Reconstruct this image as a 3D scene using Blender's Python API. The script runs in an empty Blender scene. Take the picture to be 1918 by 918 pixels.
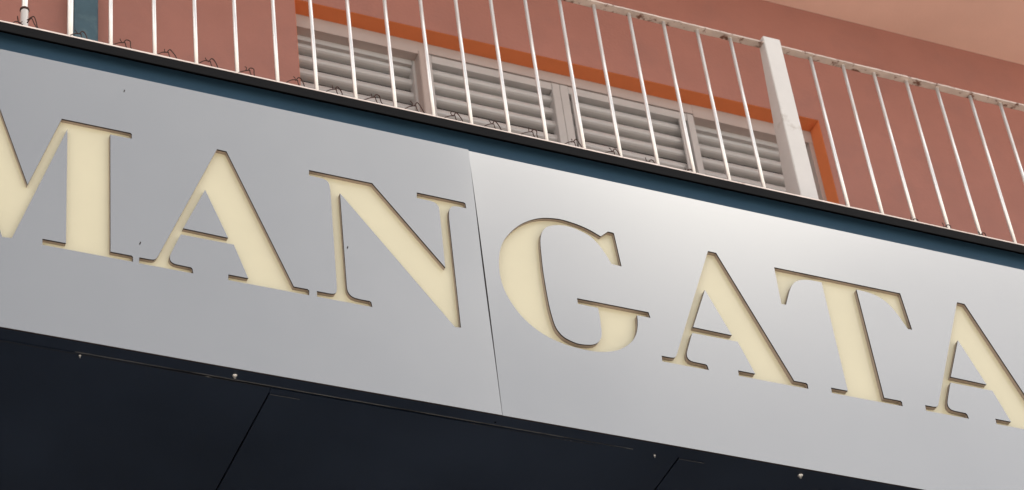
import bpy, bmesh, math, random
from mathutils import Vector, Matrix
from mathutils.geometry import delaunay_2d_cdt

random.seed(7)
scn = bpy.context.scene
C = scn.collection

# ------------------------------------------------------------------ camera
CAM_Z = 1.6
cam_data = bpy.data.cameras.new("camera")
cam = bpy.data.objects.new("camera", cam_data)
C.objects.link(cam)
# rows: image right, image down, view direction, expressed in world axes
RIGHT = Vector((0.91554275, -0.38868253, -0.10347643))
DOWN = Vector((0.18518027, 0.63569948, -0.74939605))
FWD = Vector((0.35705706, 0.66694233, 0.65398638))
rot = Matrix((RIGHT, -DOWN, -FWD)).transposed()
cam.matrix_world = Matrix.Translation((0, 0, CAM_Z)) @ rot.to_4x4()
cam_data.sensor_width = 36.0
cam_data.lens = 36.0 * 4830.39 / 1918.0
cam_data.clip_start = 0.05
cam_data.clip_end = 2000
cam_data.dof.use_dof = True
cam_data.dof.focus_distance = 7.8
cam_data.dof.aperture_fstop = 6.3
scn.camera = cam

# ------------------------------------------------------------------ sky and sun
SUN_EL = math.radians(56)
SUN_AZ = math.radians(98)       # towards +x from the street side (-y)
sun_dir = Vector((math.sin(SUN_AZ) * math.cos(SUN_EL), -math.cos(SUN_AZ) * math.cos(SUN_EL), math.sin(SUN_EL)))

world = bpy.data.worlds.new("World")
scn.world = world
world.use_nodes = True
nt = world.node_tree
nt.nodes.clear()
out = nt.nodes.new("ShaderNodeOutputWorld")
bg = nt.nodes.new("ShaderNodeBackground")
sky = nt.nodes.new("ShaderNodeTexSky")
sky.sky_type = 'NISHITA'
sky.sun_disc = False
sky.sun_elevation = SUN_EL
sky.sun_rotation = math.pi - SUN_AZ
sky.dust_density = 3.0
sky.air_density = 1.0
hs = nt.nodes.new("ShaderNodeHueSaturation")
hs.inputs['Saturation'].default_value = 0.28      # thin, bright overcast
nt.links.new(sky.outputs[0], hs.inputs['Color'])
# broken white cloud over the unseen sky, pattern chosen for the sign's reflections
tcw = nt.nodes.new("ShaderNodeTexCoord")
cln = nt.nodes.new("ShaderNodeTexNoise")
cln.noise_dimensions = '4D'
CLOUD_SEED = 1.79
cln.inputs['W'].default_value = CLOUD_SEED
cln.inputs['Scale'].default_value = 2.6
cln.inputs['Detail'].default_value = 5
cln.inputs['Roughness'].default_value = 0.5
clmap = nt.nodes.new("ShaderNodeMapping")
CLOUD_ROT = -4.0
clmap.inputs['Rotation'].default_value = (0, 0, math.radians(CLOUD_ROT))
nt.links.new(tcw.outputs['Generated'], clmap.inputs['Vector'])
nt.links.new(clmap.outputs[0], cln.inputs['Vector'])
clr = nt.nodes.new("ShaderNodeMapRange")
clr.interpolation_type = 'SMOOTHSTEP'
clr.inputs['From Min'].default_value = 0.45
clr.inputs['From Max'].default_value = 0.61
nt.links.new(cln.outputs['Fac'], clr.inputs['Value'])
clm = nt.nodes.new("ShaderNodeMix")
clm.data_type = 'RGBA'
clm.inputs[7].default_value = (14.0, 13.8, 13.4, 1)
nt.links.new(clr.outputs[0], clm.inputs[0])
nt.links.new(hs.outputs[0], clm.inputs[6])
nt.links.new(clm.outputs[2], bg.inputs['Color'])
bg.inputs['Strength'].default_value = 0.105
nt.links.new(bg.outputs[0], out.inputs[0])

sun_data = bpy.data.lights.new("sun", 'SUN')
sun_data.energy = 4.0
sun_data.angle = math.radians(0.5)
sun_data.color = (1.0, 0.955, 0.89)
sun = bpy.data.objects.new("sun", sun_data)
C.objects.link(sun)
sun.rotation_euler = sun_dir.to_track_quat('Z', 'Y').to_euler()

scn.view_settings.view_transform = 'Standard'
scn.view_settings.look = 'None'
scn.view_settings.exposure = 0.9
scn.view_settings.gamma = 1.0
scn.render.engine = 'CYCLES'

# ------------------------------------------------------------------ materials
def mat(name, color, rough=0.7, metallic=0.0, spec=0.5, var=0.0, var_scale=3.0, bump=0.0,
        bump_scale=200.0, stain=None, stain_scale=8.0, stain_lo=0.55, stain_hi=0.7, rough_var=0.0,
        coat=0.0, coat_rough=0.1, stretch=(1, 1, 1)):
    m = bpy.data.materials.new(name)
    m.use_nodes = True
    t = m.node_tree
    b = t.nodes["Principled BSDF"]
    b.inputs['Roughness'].default_value = rough
    b.inputs['Metallic'].default_value = metallic
    b.inputs['Specular IOR Level'].default_value = spec
    b.inputs['Coat Weight'].default_value = coat
    b.inputs['Coat Roughness'].default_value = coat_rough
    tc = t.nodes.new("ShaderNodeTexCoord")
    mp = t.nodes.new("ShaderNodeMapping")
    mp.inputs['Scale'].default_value = stretch
    t.links.new(tc.outputs['Object'], mp.inputs['Vector'])
    src = None
    rgb = t.nodes.new("ShaderNodeRGB")
    rgb.outputs[0].default_value = (*color, 1)
    src = rgb.outputs[0]
    if var > 0:
        n = t.nodes.new("ShaderNodeTexNoise")
        n.inputs['Scale'].default_value = var_scale
        n.inputs['Detail'].default_value = 6
        n.inputs['Roughness'].default_value = 0.6
        t.links.new(mp.outputs[0], n.inputs['Vector'])
        mr = t.nodes.new("ShaderNodeMapRange")
        mr.inputs['From Min'].default_value = 0.3
        mr.inputs['From Max'].default_value = 0.7
        mr.inputs['To Min'].default_value = 1 - var
        mr.inputs['To Max'].default_value = 1 + var
        t.links.new(n.outputs['Fac'], mr.inputs['Value'])
        mx = t.nodes.new("ShaderNodeMix")
        mx.data_type = 'RGBA'
        mx.blend_type = 'MULTIPLY'
        mx.inputs[0].default_value = 1
        t.links.new(src, mx.inputs[6])
        t.links.new(mr.outputs[0], mx.inputs[7])
        src = mx.outputs[2]
        if rough_var > 0:
            m2 = t.nodes.new("ShaderNodeMapRange")
            m2.inputs['From Min'].default_value = 0.3
            m2.inputs['From Max'].default_value = 0.7
            m2.inputs['To Min'].default_value = max(0.02, rough - rough_var)
            m2.inputs['To Max'].default_value = rough + rough_var
            t.links.new(n.outputs['Fac'], m2.inputs['Value'])
            t.links.new(m2.outputs[0], b.inputs['Roughness'])
    if stain is not None:
        n = t.nodes.new("ShaderNodeTexNoise")
        n.inputs['Scale'].default_value = stain_scale
        n.inputs['Detail'].default_value = 8
        n.inputs['Roughness'].default_value = 0.65
        t.links.new(mp.outputs[0], n.inputs['Vector'])
        mr = t.nodes.new("ShaderNodeMapRange")
        mr.inputs['From Min'].default_value = stain_lo
        mr.inputs['From Max'].default_value = stain_hi
        t.links.new(n.outputs['Fac'], mr.inputs['Value'])
        mx = t.nodes.new("ShaderNodeMix")
        mx.data_type = 'RGBA'
        t.links.new(mr.outputs[0], mx.inputs[0])
        t.links.new(src, mx.inputs[6])
        mx.inputs[7].default_value = (*stain, 1)
        src = mx.outputs[2]
    t.links.new(src, b.inputs['Base Color'])
    if bump > 0:
        n = t.nodes.new("ShaderNodeTexNoise")
        n.inputs['Scale'].default_value = bump_scale
        n.inputs['Detail'].default_value = 4
        t.links.new(tc.outputs['Object'], n.inputs['Vector'])
        bp = t.nodes.new("ShaderNodeBump")
        bp.inputs['Strength'].default_value = bump
        bp.inputs['Distance'].default_value = 0.002
        t.links.new(n.outputs['Fac'], bp.inputs['Height'])
        t.links.new(bp.outputs[0], b.inputs['Normal'])
    return m

M = {}
M['salmon'] = mat("salmon_stucco", (0.318, 0.138, 0.110), 0.55, spec=0.6, var=0.09, var_scale=2.2, bump=0.9, bump_scale=70, stain=(0.27, 0.125, 0.105), stain_scale=5, stain_lo=0.50, stain_hi=0.8)
M['ceiling'] = mat("ceiling_paint", (0.77, 0.53, 0.45), 0.9, spec=0.2, var=0.06, var_scale=2.0, bump=0.3, bump_scale=90)
M['orange'] = mat("orange_reveal_paint", (0.68, 0.20, 0.072), 0.8, spec=0.3, var=0.05, var_scale=8, bump=0.3, bump_scale=150)
M['shutter'] = mat("grey_lacquered_aluminium", (0.43, 0.42, 0.42), 0.32, spec=0.5, var=0.04, var_scale=10)
M['frame'] = mat("grey_pink_frame_paint", (0.40, 0.34, 0.32), 0.45, spec=0.4, var=0.05, var_scale=7)
M['dark'] = mat("dark_interior", (0.02, 0.017, 0.016), 0.4)
M['silver'] = mat("silver_composite_panel", (0.545, 0.528, 0.503), 0.17, metallic=0.96, var=0.015, var_scale=1.2, rough_var=0.02)
M['core'] = mat("dark_panel_core", (0.022, 0.015, 0.013), 0.7, spec=0.2)
M['cream'] = mat("cream_acrylic", (0.595, 0.55, 0.395), 0.30, spec=0.5, coat=0.4, coat_rough=0.06, var=0.03, var_scale=4)
M['return'] = mat("brown_letter_return", (0.30, 0.24, 0.195), 0.6, var=0.04, var_scale=20)
M['flash'] = mat("anthracite_flashing", (0.009, 0.009, 0.010), 0.75, spec=0.08, var=0.12, var_scale=14, stretch=(0.4, 1, 3))
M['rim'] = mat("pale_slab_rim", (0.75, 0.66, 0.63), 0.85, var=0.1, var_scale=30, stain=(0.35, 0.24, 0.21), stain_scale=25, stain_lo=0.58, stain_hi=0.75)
M['blue'] = mat("dark_blue_metal", (0.026, 0.064, 0.108), 0.45, var=0.06, var_scale=6)
M['navy'] = mat("navy_soffit_sheet", (0.0065, 0.0125, 0.0265), 0.40, spec=0.5, var=0.25, var_scale=1.6, rough_var=0.1)
M['black'] = mat("black_joint_and_shade", (0.002, 0.002, 0.003), 0.9, spec=0.0)
M['white'] = mat("white_painted_steel", (0.55, 0.525, 0.51), 0.25, spec=0.6, var=0.03, var_scale=12,
                 stain=(0.38, 0.33, 0.30), stain_scale=9, stain_lo=0.60, stain_hi=0.72)
M['bounce_tile'] = mat('terracotta_bounce_floor', (0.22, 0.085, 0.055), 0.5, var=0.12, var_scale=6)
M['bar'] = mat('silver_white_bar_paint', (0.80, 0.785, 0.77), 0.30, metallic=0.55, var=0.06, var_scale=14, stain=(0.34, 0.27, 0.24), stain_scale=16, stain_lo=0.64, stain_hi=0.74)
M['rail'] = mat("rusting_white_rail", (0.50, 0.415, 0.375), 0.6, var=0.15, var_scale=18, stain=(0.13, 0.055, 0.035),
                stain_scale=26, stain_lo=0.54, stain_hi=0.62, bump=0.6, bump_scale=90)
M['rust'] = mat("rusty_wire", (0.05, 0.02, 0.015), 0.75, var=0.3, var_scale=60)
M['screw'] = mat("galvanised_screw", (0.62, 0.62, 0.62), 0.35, metallic=0.8)
M['teal'] = mat("weathered_teal_paint", (0.045, 0.10, 0.135), 0.6, var=0.12, var_scale=14, stain=(0.10, 0.17, 0.20), stain_scale=18, stain_lo=0.5, stain_hi=0.75)
M['paving'] = mat("grey_paving", (0.53, 0.475, 0.41), 0.9, var=0.1, var_scale=1.5, bump=0.4, bump_scale=40)
M['asphalt'] = mat("asphalt", (0.06, 0.06, 0.062), 0.9, var=0.15, var_scale=3, bump=0.5, bump_scale=60)
M['lip'] = mat('painted_edge_highlight', (0.060, 0.062, 0.068), 0.5, var=0.3, var_scale=20, stain=(0.015, 0.017, 0.022), stain_scale=12, stain_lo=0.5, stain_hi=0.6, stretch=(.5, 1, 1))  # lighter grey paints in the light caught along the soffit edges
M['chip'] = mat("scuffed_edge_bead", (0.012, 0.014, 0.02), 0.5, stain=(0.35, 0.34, 0.33), stain_scale=22, stain_lo=0.6, stain_hi=0.66, stretch=(0.35, 1, 1))

# ------------------------------------------------------------------ helpers
def mesh_obj(name, bm, mats, parent=None, smooth=False, recalc=True):
    if recalc:
        bmesh.ops.recalc_face_normals(bm, faces=bm.faces)
    me = bpy.data.meshes.new(name)
    bm.to_mesh(me)
    bm.free()
    if not isinstance(mats, (list, tuple)):
        mats = [mats]
    for m in mats:
        me.materials.append(m)
    if smooth:
        for p in me.polygons:
            p.use_smooth = True
    o = bpy.data.objects.new(name, me)
    C.objects.link(o)
    if parent:
        o.parent = parent
        o.matrix_parent_inverse = Matrix.Translation(parent.location).inverted()
    return o

def add_box(bm, x0, x1, y0, y1, z0, z1, mi=0):
    v = [bm.verts.new((x, y, z)) for x in (x0, x1) for y in (y0, y1) for z in (z0, z1)]
    fs = []
    for q in ((0, 1, 3, 2), (4, 6, 7, 5), (0, 4, 5, 1), (2, 3, 7, 6), (0, 2, 6, 4), (1, 5, 7, 3)):
        f = bm.faces.new([v[i] for i in q])
        f.material_index = mi
        fs.append(f)
    return v

def box(name, x0, x1, y0, y1, z0, z1, m, parent=None, bevel=0.0):
    bm = bmesh.new()
    add_box(bm, x0, x1, y0, y1, z0, z1)
    if bevel > 0:
        bmesh.ops.bevel(bm, geom=bm.edges[:], offset=bevel, segments=2, affect='EDGES')
    return mesh_obj(name, bm, m, parent)

def add_prism(bm, poly, axis, a0, a1):
    """poly: list of 2-D points; extruded along axis from a0 to a1."""
    def P(p, a):
        if axis == 'x': return (a, p[0], p[1])
        if axis == 'y': return (p[0], a, p[1])
        return (p[0], p[1], a)
    A = [bm.verts.new(P(p, a0)) for p in poly]
    B = [bm.verts.new(P(p, a1)) for p in poly]
    n = len(poly)
    bm.faces.new(A)
    bm.faces.new(B[::-1])
    for i in range(n):
        bm.faces.new((A[i], B[i], B[(i + 1) % n], A[(i + 1) % n]))

def empty(name, loc, label, cat, group=None):
    o = bpy.data.objects.new(name, None)
    o.empty_display_size = 0.1
    o.location = loc
    C.objects.link(o)
    o['label'] = label
    o['category'] = cat
    if group: o['group'] = group
    return o

def copy_obj(o, parent, dx=(0, 0, 0), name=None):
    c = o.copy()
    C.objects.link(c)
    c.parent = parent
    c.matrix_parent_inverse = o.matrix_parent_inverse.copy()
    c.location = o.location + Vector(dx)
    return c

# ------------------------------------------------------------------ ground
def quad_sheet(name, x0, x1, y0, y1, z, m):
    bm = bmesh.new()
    v = [bm.verts.new(p) for p in ((x0, y0, z), (x1, y0, z), (x1, y1, z), (x0, y1, z))]
    bm.faces.new(v)
    o = mesh_obj(name, bm, m)
    o['kind'] = 'structure'
    return o
quad_sheet("ground", -400, 400, -400, 400, 0.0, M['paving'])
road = quad_sheet("road", -400, 400, -9.5, -3.0, 0.004, M['asphalt'])
kerb = box("pavement", -60, 60, -3.0, 6.5, 0.0, 0.13, M['paving'])
kerb['kind'] = 'structure'

# ------------------------------------------------------------------ building
YW = 6.40
SOFF_Z = 9.645
bld = empty("building", (3.0, YW, 0.0), "salmon stucco apartment building with a balcony floor above the shop sign", "building")
WX0, WX1, WZ0, WZ1 = 2.625, 4.957, 7.20, 8.955
bm = bmesh.new()
L = 0.012
for x0, x1, z0, z1 in ((-30, WX0, 7.0, 24), (WX1, 45, 7.0, 24), (WX0, WX1, WZ1, 24), (WX0, WX1, 7.0, WZ0)):
    v = [bm.verts.new(p) for p in ((x0, YW, z0), (x1, YW, z0), (x1, YW, z1), (x0, YW, z1))]
    bm.faces.new(v)
bmesh.ops.remove_doubles(bm, verts=bm.verts, dist=1e-5)
geo = bmesh.ops.extrude_face_region(bm, geom=bm.faces[:])
bmesh.ops.translate(bm, verts=[g for g in geo['geom'] if isinstance(g, bmesh.types.BMVert)], vec=(0, 0.22, 0))
mesh_obj("wall", bm, M['salmon'], bld)
# orange painted reveal, set 2 mm back from the stucco face
bm = bmesh.new()
YF = 6.473
add_box(bm, WX0 - L, WX1 + L, YW + 0.0015, 6.60, WZ1 - .0015, WZ1 + L)
add_box(bm, WX0 - L, WX0 + .0015, YW + 0.0015, 6.60, WZ0, WZ1 - .002)
add_box(bm, WX1 - .0015, WX1 + L, YW + 0.0015, 6.60, WZ0, WZ1 - .002)
rv = mesh_obj("window_reveal", bm, M['orange'], bld)
rv['label'] = "deep orange painted reveal round the shuttered window"
# ceiling under the next balcony
box("balcony_ceiling", -12, 24, 5.05, YW - 0.001, SOFF_Z, SOFF_Z + 0.22, M['ceiling'], bld)
# balcony slab
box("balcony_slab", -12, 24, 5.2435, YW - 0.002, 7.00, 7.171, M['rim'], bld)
box("balcony_floor_bounce", -12, 24, 5.2450, YW - 0.003, 7.1715, 7.1745, M['bounce_tile'], bld)  # unseen floor sheet, added in terracotta for warm bounce on slats and wall
# shop level behind the sign
box("shopfront_wall", -30, 45, 7.2, 7.4, 0.13, 6.99, M['dark'], bld)
box("rear_block", -30, 45, 7.5, 18, 0.13, 24, M['salmon'], bld)  # unseen building mass added to keep the sun off the front

# window frame + shutters --------------------------------------------------
fr = bmesh.new()
HB = 8.884
add_box(fr, WX0 + .002, 3.166, YF, 6.56, HB, WZ1 - .002)
add_box(fr, 4.391, WX1 - .002, YF, 6.56, HB, WZ1 - .002)
add_box(fr, 3.1665, 4.3905, YF + .0005, 6.56, 8.900, WZ1 - .0025)
add_box(fr, WX1 - 0.022, WX1 - .0025, YF + .001, 6.56, WZ0, HB - .001)
mesh_obj("window_frame", fr, M['frame'], bld)
bm = bmesh.new(); add_box(bm, 3.166, 3.209, YF - .004, 6.56, WZ0, 8.899)
bmesh.ops.bevel(bm, geom=bm.edges[:], offset=0.003, segments=2, affect='EDGES')
mesh_obj("mullion", bm, M['frame'], bld)
box("window_pane", WX0, WX1, 6.60, 6.61, WZ0, WZ1, M['dark'], bld)

PITCH = 0.0728
def slat_mesh(x0, x1):
    bm = bmesh.new()
    pts = [(0.003, .0245), (-0.0040, .0215), (-0.0073, .016), (-0.0095, .009), (-0.0105, .000), (-0.0080, -.007), (-0.0010, -.0125), (0.0090, -.0165), (0.0220, -.0195)]
    back = [(y + 0.003, z + .0025) for y, z in reversed(pts)]
    add_prism(bm, pts + back, 'x', x0, x1)
    return bm

def shutter(label, x0, x1, yf, ztop, stile_l, stile_r, bar_l=None, bar_r=None, zfirst=None):
    """A louvred leaf between x0 and x1; front plane yf."""
    s = bpy.data.objects.new("shutter", None)
    s.location = ((x0 + x1) / 2, yf, WZ0)
    C.objects.link(s)
    s.parent = bld
    s.matrix_parent_inverse = Matrix.Translation(bld.location).inverted()
    s['label'] = label
    def st(name, a, b, c, d, e, f, m=M['shutter'], bev=0.0015):
        bm = bmesh.new(); add_box(bm, a, b, c, d, e, f)
        bmesh.ops.bevel(bm, geom=bm.edges[:], offset=bev, segments=1, affect='EDGES')
        o = mesh_obj(name, bm, m)
        o.parent = s
        o.matrix_parent_inverse = (Matrix.Translation(bld.location) @ Matrix.Translation(-bld.location) @ Matrix.Translation(s.location)).inverted()
        return o
    if stile_l: st("stile", x0, x0 + stile_l, yf, yf + .045, WZ0, ztop)
    if stile_r: st("stile", x1 - stile_r, x1, yf, yf + .045, WZ0, ztop)
    if bar_l: st("slat_guide", bar_l[0], bar_l[1], yf + .001, yf + .010, WZ0, ztop - .04)
    if bar_r: st("slat_guide", bar_r[0], bar_r[1], yf + .001, yf + .010, WZ0, ztop - .04)
    if stile_l or stile_r:
        st("rail", x0 + (stile_l or 0) + .001, x1 - (stile_r or 0) - .001, yf + .0015, yf + .044, ztop - .040, ztop - .001)
    a = x0 + (stile_l - .004 if stile_l else 0.002)
    b = x1 - (stile_r - .004 if stile_r else 0.002)
    first = None
    z = zfirst
    while z > WZ0 + .05:
        if first is None:
            bm = slat_mesh(a, b)
            first = mesh_obj("louvre_slat", bm, M['shutter'])
            first.parent = s
            first.matrix_parent_inverse = Matrix.Translation(s.location).inverted()
            o = first
        else:
            o = first.copy(); C.objects.link(o)
        o.location = (0, yf + .030, z)
        o.rotation_euler = (random.uniform(-.02, .02), random.uniform(-.0006, .0006), 0)
        z -= PITCH
    return s
shutter("recessed louvred shutter at the left end of the window", WX0 + .002, 3.168, 6.515, 8.90, 0, 0.012, zfirst=8.852)
shutter("louvred shutter leaf just right of the mullion", 3.2095, 3.7815, YF + .003, 8.897, .012, .034, zfirst=8.824)
shutter("louvred shutter leaf with narrow guide bars, right of centre", 3.7830, 4.3905, YF + .003, 8.897, .036, .030, (3.831, 3.852), (4.320, 4.341), zfirst=8.824)
shutter("recessed louvred shutter at the right end of the window", 4.391, WX1 - .024, 6.515, 8.90, .010, .010, zfirst=8.852)

# ------------------------------------------------------------------ slab edge: flashing + blue beam
bal = empty("balcony_edge", (3.0, 5.19, 7.0), "dark grey metal edge of the balcony slab with a pale rim, over a blue beam", "balcony edge")
def wavy_strip(name, x0, x1, y0, y1, z0, z1, amp, m, parent, n=400, seed=3):
    rnd = random.Random(seed)
    bm = bmesh.new()
    rows = []
    ph = [rnd.uniform(0, 6.28) for _ in range(6)]
    fq = [3.1, 7.7, 15.3, 31.0, 57.0, 90.0]
    for i in range(n + 1):
        x = x0 + (x1 - x0) * i / n
        d = sum(math.sin(fq[k] * x + ph[k]) / (k + 1.5) for k in range(6)) * amp
        rows.append([bm.verts.new(p) for p in ((x, y0 + d * .3, z0), (x, y0 + d * .3, z1 + d), (x, y1, z1 + d), (x, y1, z0))])
    for a, b in zip(rows, rows[1:]):
        for k in range(4):
            bm.faces.new((a[k], b[k], b[(k + 1) % 4], a[(k + 1) % 4]))
    bm.faces.new(rows[0]); bm.faces.new(rows[-1][::-1])
    return mesh_obj(name, bm, m, parent)
wavy_strip("flashing", -1.5, 7.5, 5.190, 5.1925, 7.136, 7.170, .0004, M['flash'], bal, seed=5)
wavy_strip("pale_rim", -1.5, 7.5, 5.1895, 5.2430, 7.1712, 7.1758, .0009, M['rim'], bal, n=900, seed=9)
bm = bmesh.new()
add_box(bm, -1.5, 7.5, 5.2300, 5.2425, 6.99, 7.1685)
mesh_obj("blue_beam", bm, M['blue'], bal)
box("cavity_shade_plate", -1.5, 7.5, 5.1915, 5.2425, 7.1690, 7.1708, M['black'], bal)  # black plate added to paint the shade in the hollow under the rim

# ------------------------------------------------------------------ railing
YR = 5.32
rail = empty("balcony_railing", (3.0, YR, 7.18), "white painted steel balcony railing of thin upright bars with a rust-flecked handrail", "railing")
Z0R, Z1R = 7.1765, 8.034
def bar_mesh(w, seg=4, y=0.0):
    bm = bmesh.new()
    bmesh.ops.create_cone(bm, cap_ends=True, segments=20, radius1=w / 2, radius2=w / 2, depth=Z1R - Z0R, matrix=Matrix.Translation((0, 0, (Z0R + Z1R) / 2)))
    bmesh.ops.create_icosphere(bm, subdivisions=1, radius=w * .62, matrix=Matrix.Translation((0, 0, Z1R - .0005)) @ Matrix.Diagonal((1, 1, .45, 1)))
    for f in bm.faces:
        f.smooth = abs(f.normal.z) < .9
    return bm
xs = [1.571, 1.710, 1.843, 1.974, 2.106, 2.236, 2.367, 2.501, 2.631, 2.762, 2.895, 3.027, 3.161, 3.294, 3.430, 3.564,
      3.696, 3.828, 4.152, 4.286, 4.415, 4.551, 4.682, 4.823, 4.955, 5.087, 5.219, 5.351, 5.483, 5.615, 5.747, 5.879, 6.011, 6.143]
first = None
rb = random.Random(4)
for i, x in enumerate(xs):
    if first is None:
        first = mesh_obj("baluster", bar_mesh(0.0128), M['bar'], rail)
        o = first
    else:
        o = copy_obj(first, rail)
    o.location = (x, YR, 0)
    o.rotation_euler = (0, 0, rb.uniform(-.15, .15))
    if i:
        o.location.x += rb.uniform(-.0008, .0008)
thick = None
for x in (1.303, 1.444, 1.03, 0.90):
    if thick is None:
        thick = mesh_obj("thick_baluster", bar_mesh(0.0185), M['bar'], rail)
        thick['label'] = "thicker upright bar near the left end of the railing"
        o = thick
    else:
        o = copy_obj(thick, rail)
    o.location = (x, YR, 0)
# sleeve and binding on the leftmost visible bar
bm = bmesh.new()
bmesh.ops.create_cone(bm, cap_ends=True, segments=20, radius1=.0125, radius2=.012, depth=.20, matrix=Matrix.Translation((1.303, YR, 7.2765)))
sl = mesh_obj("bar_sleeve", bm, M['white'], rail)
bm = bmesh.new()
bmesh.ops.create_cone(bm, cap_ends=True, segments=20, radius1=.0145, radius2=.0145, depth=.006, matrix=Matrix.Translation((1.303, YR, 7.382)))
mesh_obj("binding_wire", bm, M['rust'], rail)

def rail_piece(x0, x1, seed):
    rnd = random.Random(seed)
    bm = bmesh.new()
    rows = []
    n = int((x1 - x0) / .012)
    for i in range(n + 1):
        x = x0 + (x1 - x0) * i / n
        dz = rnd.uniform(-.0004, .0006); dy = rnd.uniform(-.0008, .0008)
        rows.append([bm.verts.new(p) for p in ((x, 5.302 + dy, 8.034 + dz), (x, 5.302 + dy, 8.0405 + dz), (x, 5.331, 8.0405), (x, 5.331 + dy, 8.034 - dz))])
    for a, b in zip(rows, rows[1:]):
        for k in range(4):
            bm.faces.new((a[k], b[k], b[(k + 1) % 4], a[(k + 1) % 4]))
    bm.faces.new(rows[0]); bm.faces.new(rows[-1][::-1])
    return mesh_obj("handrail", bm, M['rail'], rail)
rail_piece(0.6, 3.956, 1)
rail_piece(4.022, 6.2, 2)
# post: square tube whose web widens to the foot
bm = bmesh.new()
px0, px1, py = 3.954, 4.024, 5.298
for a in (0,):
    v = []
    for z, d in ((Z0R, .092), (8.066, .036)):
        v.append([bm.verts.new(p) for p in ((px0, py, z), (px1, py, z), (px1, py + d, z), (px0, py + d, z))])
    bm.faces.new(v[0]); bm.faces.new(v[1][::-1])
    for k in range(4):
        bm.faces.new((v[0][k], v[1][k], v[1][(k + 1) % 4], v[0][(k + 1) % 4]))
bmesh.ops.recalc_face_normals(bm, faces=bm.faces)
bmesh.ops.bevel(bm, geom=bm.edges[:], offset=.0022, segments=2, affect='EDGES')
mesh_obj("post", bm, M['white'], rail)

# ------------------------------------------------------------------ teal downpipe on the wall
bm = bmesh.new()
add_box(bm, 1.733, 1.828, 6.345, YW - .001, 7.18, SOFF_Z - .002)
bmesh.ops.bevel(bm, geom=[e for e in bm.edges if abs(e.verts[0].co.z - e.verts[1].co.z) > 1], offset=.006, segments=3, affect='EDGES')
tp = mesh_obj("downpipe", bm, M['teal'])
tp['label'] = "weathered teal rectangular downpipe on the salmon wall at the far left"
tp['category'] = "downpipe"

# ------------------------------------------------------------------ letters
def catmull(pts, sub=5):
    """pts: run of points, first and last are corners; returns a smooth run without the last point."""
    outp = []
    n = len(pts)
    for i in range(n - 1):
        p0 = pts[max(i - 1, 0)]; p1 = pts[i]; p2 = pts[i + 1]; p3 = pts[min(i + 2, n - 1)]
        for k in range(sub):
            t = k / sub
            t2, t3 = t * t, t * t * t
            outp.append(tuple(0.5 * ((2 * p1[j]) + (-p0[j] + p2[j]) * t + (2 * p0[j] - 5 * p1[j] + 4 * p2[j] - p3[j]) * t2 + (-p0[j] + 3 * p1[j] - 3 * p2[j] + p3[j]) * t3) for j in (0, 1)))
    return outp

def loop(spec, ox, oz):
    """spec: list of straight points and ['curve', ...] runs (mm)."""
    res = []
    for s in spec:
        if isinstance(s, list):
            res += catmull(s)
            res.append(s[-1])
        else:
            res.append(s)
    return [(ox + x / 1000, oz + z / 1000) for x, z in res]

A_OUT = [(0, 0), (29, -1), (214, -479), (256, -479), (260, -484), (259, -501), (18, -501), (19, -480), (78, -480), (39, -363), (-117, -363),
         [(-124, -379), (-146, -437), (-151, -455), (-150, -468), (-143, -476), (-131, -479)], (-90, -480), (-86, -485), (-84, -501), (-241, -501), (-240, -479),
         [(-212, -479), (-198, -477), (-190, -470), (-183, -455)]]
A_IN = [(-41, -172), (23, -341), (-110, -338)]
N_OUT = [(0, 0), (201, 0), (412, -283), [(413, -205), (414, -60), (411, -38), (402, -27), (385, -23)], (343, -23), (345, 0), (500, 0), (504, -4), (505, -23),
         [(476, -23), (458, -28), (447, -46), (443, -80)], (440, -508), (421, -510), (94, -69),
         [(92, -420), (93, -446), (100, -462), (113, -470), (132, -472)], (160, -472), (164, -476), (166, -493), (-2, -493), (-2, -472),
         [(32, -472), (49, -470), (58, -462), (61, -442)], [(64, -80), (62, -44), (55, -29), (42, -23)], (-1, -22)]
G_OUT = [[(178, -31), (141, -12), (97, 1), (46, 7), (0, 1), (-31, -9), (-63, -26), (-96, -51), (-129, -86), (-159, -130), (-176, -170), (-186, -215),
          (-190, -262), (-188, -305), (-179, -346), (-160, -390), (-134, -430), (-100, -463), (-63, -486), (-24, -500), (15, -508), (61, -511), (96, -510),
          (132, -503), (170, -488), (202, -465), (226, -439), (241, -413), (250, -386), (255, -360), (257, -333)],
         (302, -333), (299, -311), (59, -311), (59, -333),
         [(126, -334), (127, -370), (126, -405), (124, -436), (118, -456), (107, -472), (90, -484), (67, -490), (41, -492), (18, -487), (-4, -477),
          (-19, -461), (-29, -439), (-35, -403), (-39, -362), (-41, -310), (-42, -229), (-40, -165), (-37, -112), (-32, -83), (-23, -60), (-8, -40),
          (15, -27), (37, -20), (64, -17), (97, -22), (138, -39), (163, -66), (184, -103), (199, -140)],
         (233, -142), (227, -7), (223, -4), (206, -4)]
T_OUT = [(0, 0), (466, 0), (474, -153), (458, -154), [(458, -154), (445, -126), (432, -97), (415, -69), (394, -47), (367, -33), (335, -26), (297, -24)],
         (298, -467), (357, -467), (361, -471), (360, -488), (107, -488), (108, -467), (168, -467), (168, -24),
         [(168, -24), (144, -24), (116, -26), (90, -33), (68, -46), (51, -66), (38, -90), (26, -119), (12, -155)], (-5, -156)]
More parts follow.
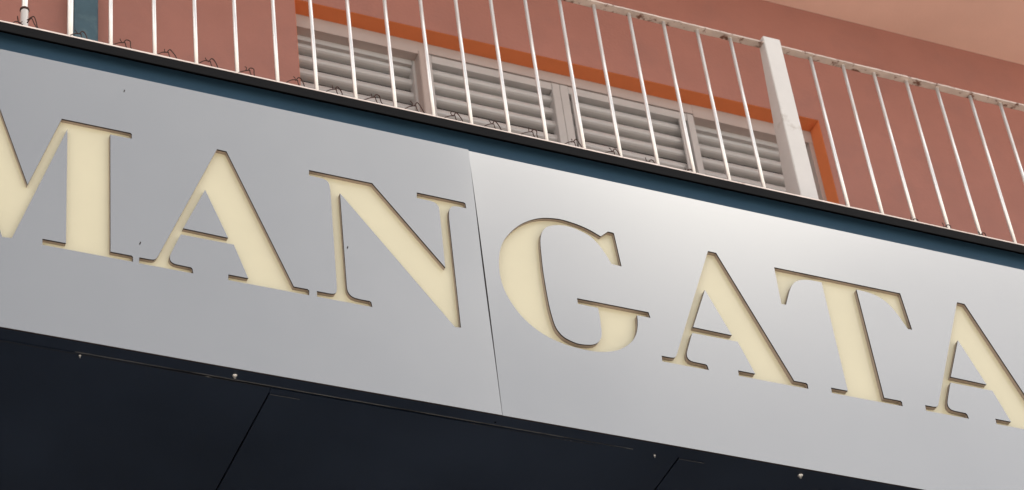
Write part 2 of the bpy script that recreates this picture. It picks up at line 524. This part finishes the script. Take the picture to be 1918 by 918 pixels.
# M in absolute millimetres from x = 1.0, z = 6.345; its left half runs out of the picture
M_OUT = [(0, 494), (208, 494), (297, 212), (391, 494), (594, 494), (598, 490), (598, 472), (534, 471), (534, 22), (594, 22), (598, 18), (598, 0), (342, 0), (342, 22),
         (408, 22), (408, 458), (257, 3), (231, 1), (100, 424), (100, 22), (152, 22), (152, 0), (8, 0), (8, 22), (70, 22), (70, 472), (0, 472)]
def dd(l):
    r = []
    for p in l:
        if not r or (abs(p[0] - r[-1][0]) + abs(p[1] - r[-1][1])) > 2e-4:
            r.append(p)
    if abs(r[0][0] - r[-1][0]) + abs(r[0][1] - r[-1][1]) < 2e-4: r.pop()
    return r
LET = [
    ("letter M", [dd(loop(M_OUT, 1.000, 6.345))], 0, "cream letter M, cut off by the left edge of the photo"),
    ("letter A", [dd(loop(A_OUT, 1.856, 6.845)), dd(loop(A_IN, 1.856, 6.845))], 0, "cream letter A between the M and the N"),
    ("letter N", [dd(loop(N_OUT, 2.141, 6.8375))], 0, "cream letter N just left of the panel seam"),
    ("letter G", [dd(loop(G_OUT, 2.919, 6.8435))], 1, "cream letter G just right of the panel seam"),
    ("letter A", [dd(loop(A_OUT, 3.476, 6.845)), dd(loop(A_IN, 3.476, 6.845))], 1, "cream letter A between the G and the T"),
    ("letter T", [dd(loop(T_OUT, 3.711, 6.8335))], 1, "cream letter T"),
    ("letter A", [dd(loop(A_OUT, 4.397, 6.847)), dd(loop(A_IN, 4.397, 6.847))], 1, "cream final letter A, cut off by the right edge of the photo"),
]

def inside(pt, loops):
    x, z = pt
    c = False
    for lp in loops:
        j = len(lp) - 1
        for i in range(len(lp)):
            xi, zi = lp[i]; xj, zj = lp[j]
            if (zi > z) != (zj > z) and x < (xj - xi) * (z - zi) / (zj - zi) + xi:
                c = not c
            j = i
    return c

def triangulate(loops, grid=None):
    pts, edges = [], []
    for lp in loops:
        s = len(pts)
        pts += [Vector(p) for p in lp]
        edges += [(s + i, s + (i + 1) % len(lp)) for i in range(len(lp))]
    if grid:
        pts += [Vector(g) for g in grid]
    v, e, f, _, _, _ = delaunay_2d_cdt(pts, edges, [], 0, 1e-6)
    tris = []
    for t in f:
        if len(set(t)) < 3: continue
        c = sum((v[i] for i in t), Vector((0, 0))) / len(t)
        if inside((c.x, c.y), loops):
            tris.append(tuple(t))
    return v, tris

sign = empty("shop_sign", (3.0, 5.2, 6.03), "brushed silver sign fascia with cut-out cream letters MANGATA above the shop", "sign")

SEAM = 2.6785
def bow1(x, z):     # gentle oil-canning of the left sheet (metres into the building)
    w = (z - 6.03) / 1.04
    d = x - SEAM
    return 0.0016 * math.sin(math.pi * w) + 0.014 * d * math.exp(d / .22) * (.3 + .7 * w) + 0.0006 * math.sin(5 * x + 1) * math.sin(4 * z)
def bow2(x, z):
    w = (z - 6.03) / 1.04
    d = x - SEAM
    return -0.0024 * math.sin(math.pi * w) + 0.0045 * (math.exp((w - 1) / .22) - 1) + 0.0042 + 0.010 * d * math.exp(-d / .22) * (.3 + .7 * w) + 0.0006 * math.sin(4.3 * x + .5) * math.sin(5 * z)

def panel(name, x0, x1, z0, z1, loops, bow, label):
    outer = []
    st = 0.04
    n = max(2, int((x1 - x0) / st)); k = max(2, int((z1 - z0) / st))
    for i in range(n): outer.append((x0 + (x1 - x0) * i / n, z0))
    for i in range(k): outer.append((x1, z0 + (z1 - z0) * i / k))
    for i in range(n): outer.append((x1 - (x1 - x0) * i / n, z1))
    for i in range(k): outer.append((x0, z1 - (z1 - z0) * i / k))
    grid = []
    for i in range(1, n):
        for j in range(1, k):
            g = (x0 + (x1 - x0) * i / n, z0 + (z1 - z0) * j / k)
            ok = True
            for lp in loops:
                for p in lp:
                    if abs(p[0] - g[0]) < .008 and abs(p[1] - g[1]) < .008:
                        ok = False; break
                if not ok: break
            if ok: grid.append(g)
    v, tris = triangulate([outer] + loops, grid)
    bm = bmesh.new()
    used = {}
    def V(i, off, key):
        kk = (i, key)
        if kk not in used:
            p = v[i]
            used[kk] = bm.verts.new((p.x, 5.2 + bow(p.x, p.y) + off, p.y))
        return used[kk]
    cnt = {}
    for t in tris:
        f = bm.faces.new([V(i, 0, 'f') for i in t])
        f.smooth = True
        m = len(t)
        for a in range(m):
            e = (t[a], t[(a + 1) % m])
            ke = tuple(sorted(e))
            cnt.setdefault(ke, []).append(e)
        f2 = bm.faces.new([V(i, .005, 'b') for i in reversed(t)])
        f2.material_index = 1
    for f in bm.faces:
        if f.material_index == 0 and f.normal.y == 0: pass
    for ke, es in cnt.items():
        if len(es) == 1:
            a, b = es[0]
            f = bm.faces.new((V(a, 0, 'f2'), V(b, 0, 'f2'), V(b, .005, 'b2'), V(a, .005, 'b2')))
            f.material_index = 1
    # front must face the street
    bm.normal_update()
    for f in bm.faces:
        if f.smooth and f.normal.y > 0: f.normal_flip()
        elif (not f.smooth) and abs(f.normal.y) > .9 and f.normal.y < 0: f.normal_flip()
    o = mesh_obj(name, bm, [M['silver'], M['core']], sign, recalc=False)
    o['label'] = label
    # exact surface normals of the bowed sheet, so that thin triangles do not show
    me = o.data
    h = 1e-3
    nl = []
    for p in me.polygons:
        for li in p.loop_indices:
            if p.use_smooth:
                c = me.vertices[me.loops[li].vertex_index].co
                gx = (bow(c.x + h, c.z) - bow(c.x - h, c.z)) / (2 * h)
                gz = (bow(c.x, c.z + h) - bow(c.x, c.z - h)) / (2 * h)
                nl.append(Vector((gx, -1, gz)).normalized())
            else:
                nl.append(p.normal.copy())
    me.normals_split_custom_set(nl)
    return o
panel("sign_panel", 0.25, SEAM - .0007, 6.028, 7.067, [lp for l in LET if l[2] == 0 for lp in l[1]], bow1, "left silver sheet of the sign, greyer, with M A N cut out")
panel("sign_panel", SEAM + .0007, 5.60, 6.028, 7.067, [lp for l in LET if l[2] == 1 for lp in l[1]], bow2, "right silver sheet of the sign, brighter at the top, with G A T A cut out")

DEPTH = 0.0155
for nm, loops, pi, label in LET:
    v, tris = triangulate(loops)
    bm = bmesh.new()
    vs = [bm.verts.new((p.x, 5.2 + DEPTH, p.y)) for p in v]
    for t in tris:
        f = bm.faces.new([vs[i] for i in t])
    bm.normal_update()
    for f in bm.faces:
        if f.normal.y > 0: f.normal_flip()
    face = mesh_obj("letter_" + nm[-1].lower(), bm, M['cream'], sign, recalc=False)
    face['label'] = label
    bm = bmesh.new()
    for lp in loops:
        n = len(lp)
        bw = bow2 if pi else bow1
        a = [bm.verts.new((p[0], 5.2047 + bw(*p), p[1])) for p in lp]
        b = [bm.verts.new((p[0], 5.2 + DEPTH - .0002, p[1])) for p in lp]
        for i in range(n):
            bm.faces.new((a[i], a[(i + 1) % n], b[(i + 1) % n], b[i]))
    r = mesh_obj("letter_return", bm, M['return'])
    r.parent = face
    r.matrix_parent_inverse = Matrix.Translation(sign.location).inverted() @ Matrix.Translation(sign.location) 
    r.matrix_parent_inverse = Matrix.Identity(4)
# body behind the letters, and the flange under the sheet
box("sign_body", 0.25, 5.60, 5.2172, 5.2425, 6.034, 6.989, M['core'], sign)
box("bottom_flange", 0.25, 5.60, 5.2042, 5.2498, 6.0295, 6.0335, M['navy'], sign)
for x, z in ((1.576, 7.004), (1.619, 6.419), (2.245, 6.557)):
    bm = bmesh.new()
    bmesh.ops.create_cone(bm, cap_ends=True, segments=10, radius1=.0022, radius2=.0016, depth=.002,
                          matrix=Matrix.Translation((x, 5.1990, z)) @ Matrix.Rotation(math.radians(12), 4, 'Y') @ Matrix.Diagonal((.8, 1, 2.2, 1)) @ Matrix.Rotation(math.radians(90), 4, 'X'))
    mesh_obj("rivet", bm, M['core'], sign)

# ------------------------------------------------------------------ soffit under the sign
sof = empty("soffit", (3.0, 5.25, 6.03), "dark navy sheet-metal soffit under the sign", "soffit")
ZS = 6.030
def plate(label, poly):
    bm = bmesh.new()
    add_prism(bm, poly, 'z', ZS, ZS + .004)
    o = mesh_obj("soffit_panel", bm, M['navy'], sof)
    o['label'] = label
YB = 7.19
J1, J2 = 2.0095, 3.2655
plate("left soffit panel", [(-0.6, 5.2560), (1.60, 5.2530), (1.75, 5.2590), (J1 - .0028, 5.2595), (J1 - .0028, YB), (-0.6, YB)])
plate("middle soffit panel with a short slot at its front left corner",
      [(J1 - .0008, 5.2595), (2.6, 5.2600), (3.113, 5.2515), (3.114, 5.2502), (J2 - .0028, 5.2502), (J2 - .0028, YB), (J1 + .0022, YB), (J1 + .0022, 5.2850), (2.100, 5.2838), (2.100, 5.2818), (J1 - .0008, 5.2822)])
plate("right soffit panel with a short slot at its front left corner",
      [(J2 - .0008, 5.2502), (4.517, 5.2502), (4.517, YB), (J2 + .0022, YB), (J2 + .0022, 5.2562), (3.351, 5.2556), (3.351, 5.2530), (J2 - .0008, 5.2530)])
plate("soffit panel beyond the right edge", [(4.5215, 5.2502), (5.8, 5.2502), (5.8, YB), (4.5215, YB)])
box("joint_backing", -0.6, 5.8, 5.2500, YB, ZS + .0060, ZS + .0090, M['black'], sof)
wavy_strip("edge_bead", 0.6, 2.0, 5.2562, 5.2582, ZS - .0016, ZS - .0003, .0002, M['chip'], sof, n=200, seed=2)
wavy_strip("edge_bead", 2.6, 3.0, 5.2600, 5.2616, ZS - .0012, ZS - .0003, .0002, M['chip'], sof, n=80, seed=6)
box("edge_lip_highlight", 1.45, 3.113, 5.2475, 5.2492, 6.0270, 6.0292, M['lip'], sof)  # painted highlight line along the back edge of the flange
for a, b, y in ((2.012, 2.100, 5.2851), (3.268, 3.351, 5.2563)):
    box("slot_edge_highlight", a, b, y, y + .0012, 6.0288, 6.0298, M['lip'], sof)  # bright edge line below the slot, put in by colour
def screw(x, y, r, zc=6.0295):
    bm = bmesh.new()
    bmesh.ops.create_cone(bm, cap_ends=True, segments=20, radius1=r * .75, radius2=r, depth=.003, matrix=Matrix.Translation((x, y, zc - .0016)))
    bmesh.ops.create_cone(bm, cap_ends=True, segments=6, radius1=r * .45, radius2=r * .5, depth=.006, matrix=Matrix.Translation((x, y, zc - .006)))
    return mesh_obj("screw", bm, M['screw'], sof)
screw(1.893, 5.233, .0070)
screw(3.189, 5.260, .0035)
screw(3.664, 5.237, .0085)
screw(1.466, 5.2605, .0040)
bm = bmesh.new()
bmesh.ops.create_cone(bm, cap_ends=True, segments=12, radius1=.003, radius2=.003, depth=.0006, matrix=Matrix.Translation((2.672, 5.237, 6.0290)))
mesh_obj("hole", bm, M['black'], sof)

# ------------------------------------------------------------------ wire ties along the slab edge
def tube(bm, pts, r, seg=6):
    pts = [Vector(p) for p in pts]
    rings = []
    for i, p in enumerate(pts):
        d = (pts[min(i + 1, len(pts) - 1)] - pts[max(i - 1, 0)]).normalized()
        up = Vector((0, 1, 0)) if abs(d.y) < .9 else Vector((1, 0, 0))
        a = d.cross(up).normalized(); b = d.cross(a).normalized()
        rings.append([bm.verts.new(p + r * (math.cos(2 * math.pi * k / seg) * a + math.sin(2 * math.pi * k / seg) * b)) for k in range(seg)])
    for p, q in zip(rings, rings[1:]):
        for k in range(seg):
            bm.faces.new((p[k], p[(k + 1) % seg], q[(k + 1) % seg], q[k]))
    bm.faces.new(rings[0]); bm.faces.new(rings[-1][::-1])

def smooth3(pts, sub=5):
    o = []
    n = len(pts)
    for i in range(n - 1):
        p0, p1, p2, p3 = (Vector(pts[max(i - 1, 0)]), Vector(pts[i]), Vector(pts[i + 1]), Vector(pts[min(i + 2, n - 1)]))
        for k in range(sub):
            t = k / sub
            o.append(0.5 * ((2 * p1) + (p2 - p0) * t + (2 * p0 - 5 * p1 + 4 * p2 - p3) * t * t + (3 * p1 - p0 - 3 * p2 + p3) * t ** 3))
    o.append(Vector(pts[-1]))
    return o

# knot positions (x, height of the knot above the slab top) and how far the loop stands up
TIES = [(1.462, .022, .8, "against the teal downpipe"), (1.599, .026, 1.0, ""), (1.735, .025, 1.0, ""), (1.868, .026, 1.0, ""), (1.994, .026, .7, ""),
        (2.150, .028, .9, ""), (2.277, .026, .8, ""), (2.408, .028, 1.0, ""), (2.545, .030, 1.15, ""), (2.678, .024, 1.05, ""),
        (2.812, .026, 1.0, ""), (2.948, .028, .8, ""), (3.096, .024, .9, ""), (3.236, .020, .9, ""), (3.365, .008, .8, ""),
        (3.505, .006, .6, ""), (4.365, .006, .5, ""), (4.497, .010, .7, ""), (4.640, .010, .6, "")]
YT = 5.262
rt = random.Random(12)
def make_tie(x, h, s, first=False):
    bm = bmesh.new()
    base = 7.176
    lift = 0.072            # the slab edge hides what lies lower
    hz = base + lift + h
    j = lambda a=.004: rt.uniform(-a, a)
    k = Vector((x, YT, hz))
    # strand coming from the left, twisted end, loop falling to the right
    tube(bm, smooth3([(x - .075, YT + .01, base + .002), (x - .052, YT + .006, hz - .034 + j()), (x - .022, YT + .002, hz - .006 + j()), k]), .0017)
    tube(bm, smooth3([(x - .010 + j(), YT, hz - .004), (x - .013 + j(), YT - .002, hz + .005), (x - .016 + j(.004), YT - .003, hz + .012 * s + j())]), .0014)
    tube(bm, smooth3([k + Vector((-.004, 0, .001)), k + Vector((.002, -.003, .010 * s)), k + Vector((.012 + j(), -.002, .008 * s)), k + Vector((.020 * s + j(), 0, -.012)),
                      k + Vector((.026 * s, .002, -.034)), k + Vector((.033, .004, -lift - h + .003))]), .0018)
    tube(bm, smooth3([k, k + Vector((.003, .003, -.010)), k + Vector((.010, .004, -.024)), k + Vector((.019 + j(), .003, -.036)), k + Vector((.030, .004, -lift - h + .003))]), .0017)
    return bm
words = ["second", "third", "fourth", "fifth", "sixth", "seventh", "eighth", "ninth", "tenth", "eleventh", "twelfth", "thirteenth", "fourteenth", "fifteenth", "sixteenth", "seventeenth", "eighteenth", "nineteenth", "twentieth"]
for i, (x, h, s, extra) in enumerate(TIES):
    o = mesh_obj("wire_tie", make_tie(x, h, s), M['rust'])
    if i == 0: lab = "loop of rusty wire on the slab edge in front of the teal downpipe"
    elif x > 4: lab = "%s wire loop right of the thick white post, barely above the slab edge" % ["first", "second", "third"][i - 16]
    else: lab = "twisted rusty wire loop on the slab edge, %s loop from the left" % words[i]
    o['label'] = lab
    o['category'] = "wire"
    o['group'] = "rusty wire ties along the balcony edge"
# tie wrapped round the leftmost bar
bm = bmesh.new()
tube(bm, smooth3([(1.235, YT, 7.215), (1.262, YT, 7.262), (1.289, YT + .02, 7.276)]), .0018)
tube(bm, smooth3([(1.268, YT, 7.286), (1.280, YT + .03, 7.292), (1.292, YT + .04, 7.310)]), .0018)
tube(bm, smooth3([(1.302, YT + .02, 7.300), (1.316, YT, 7.300), (1.324, YT, 7.282), (1.328, YT, 7.262), (1.336, YT, 7.240)]), .0019)
tube(bm, smooth3([(1.302, YT + .02, 7.288), (1.310, YT, 7.290), (1.320, YT, 7.268), (1.336, YT, 7.240), (1.350, YT, 7.225), (1.375, YT, 7.178)]), .0018)
o = mesh_obj("wire_tie", bm, M['rust'])
o['label'] = "rusty wire wrapped round the leftmost white bar"
o['category'] = "wire"
o['group'] = "rusty wire ties along the balcony edge"
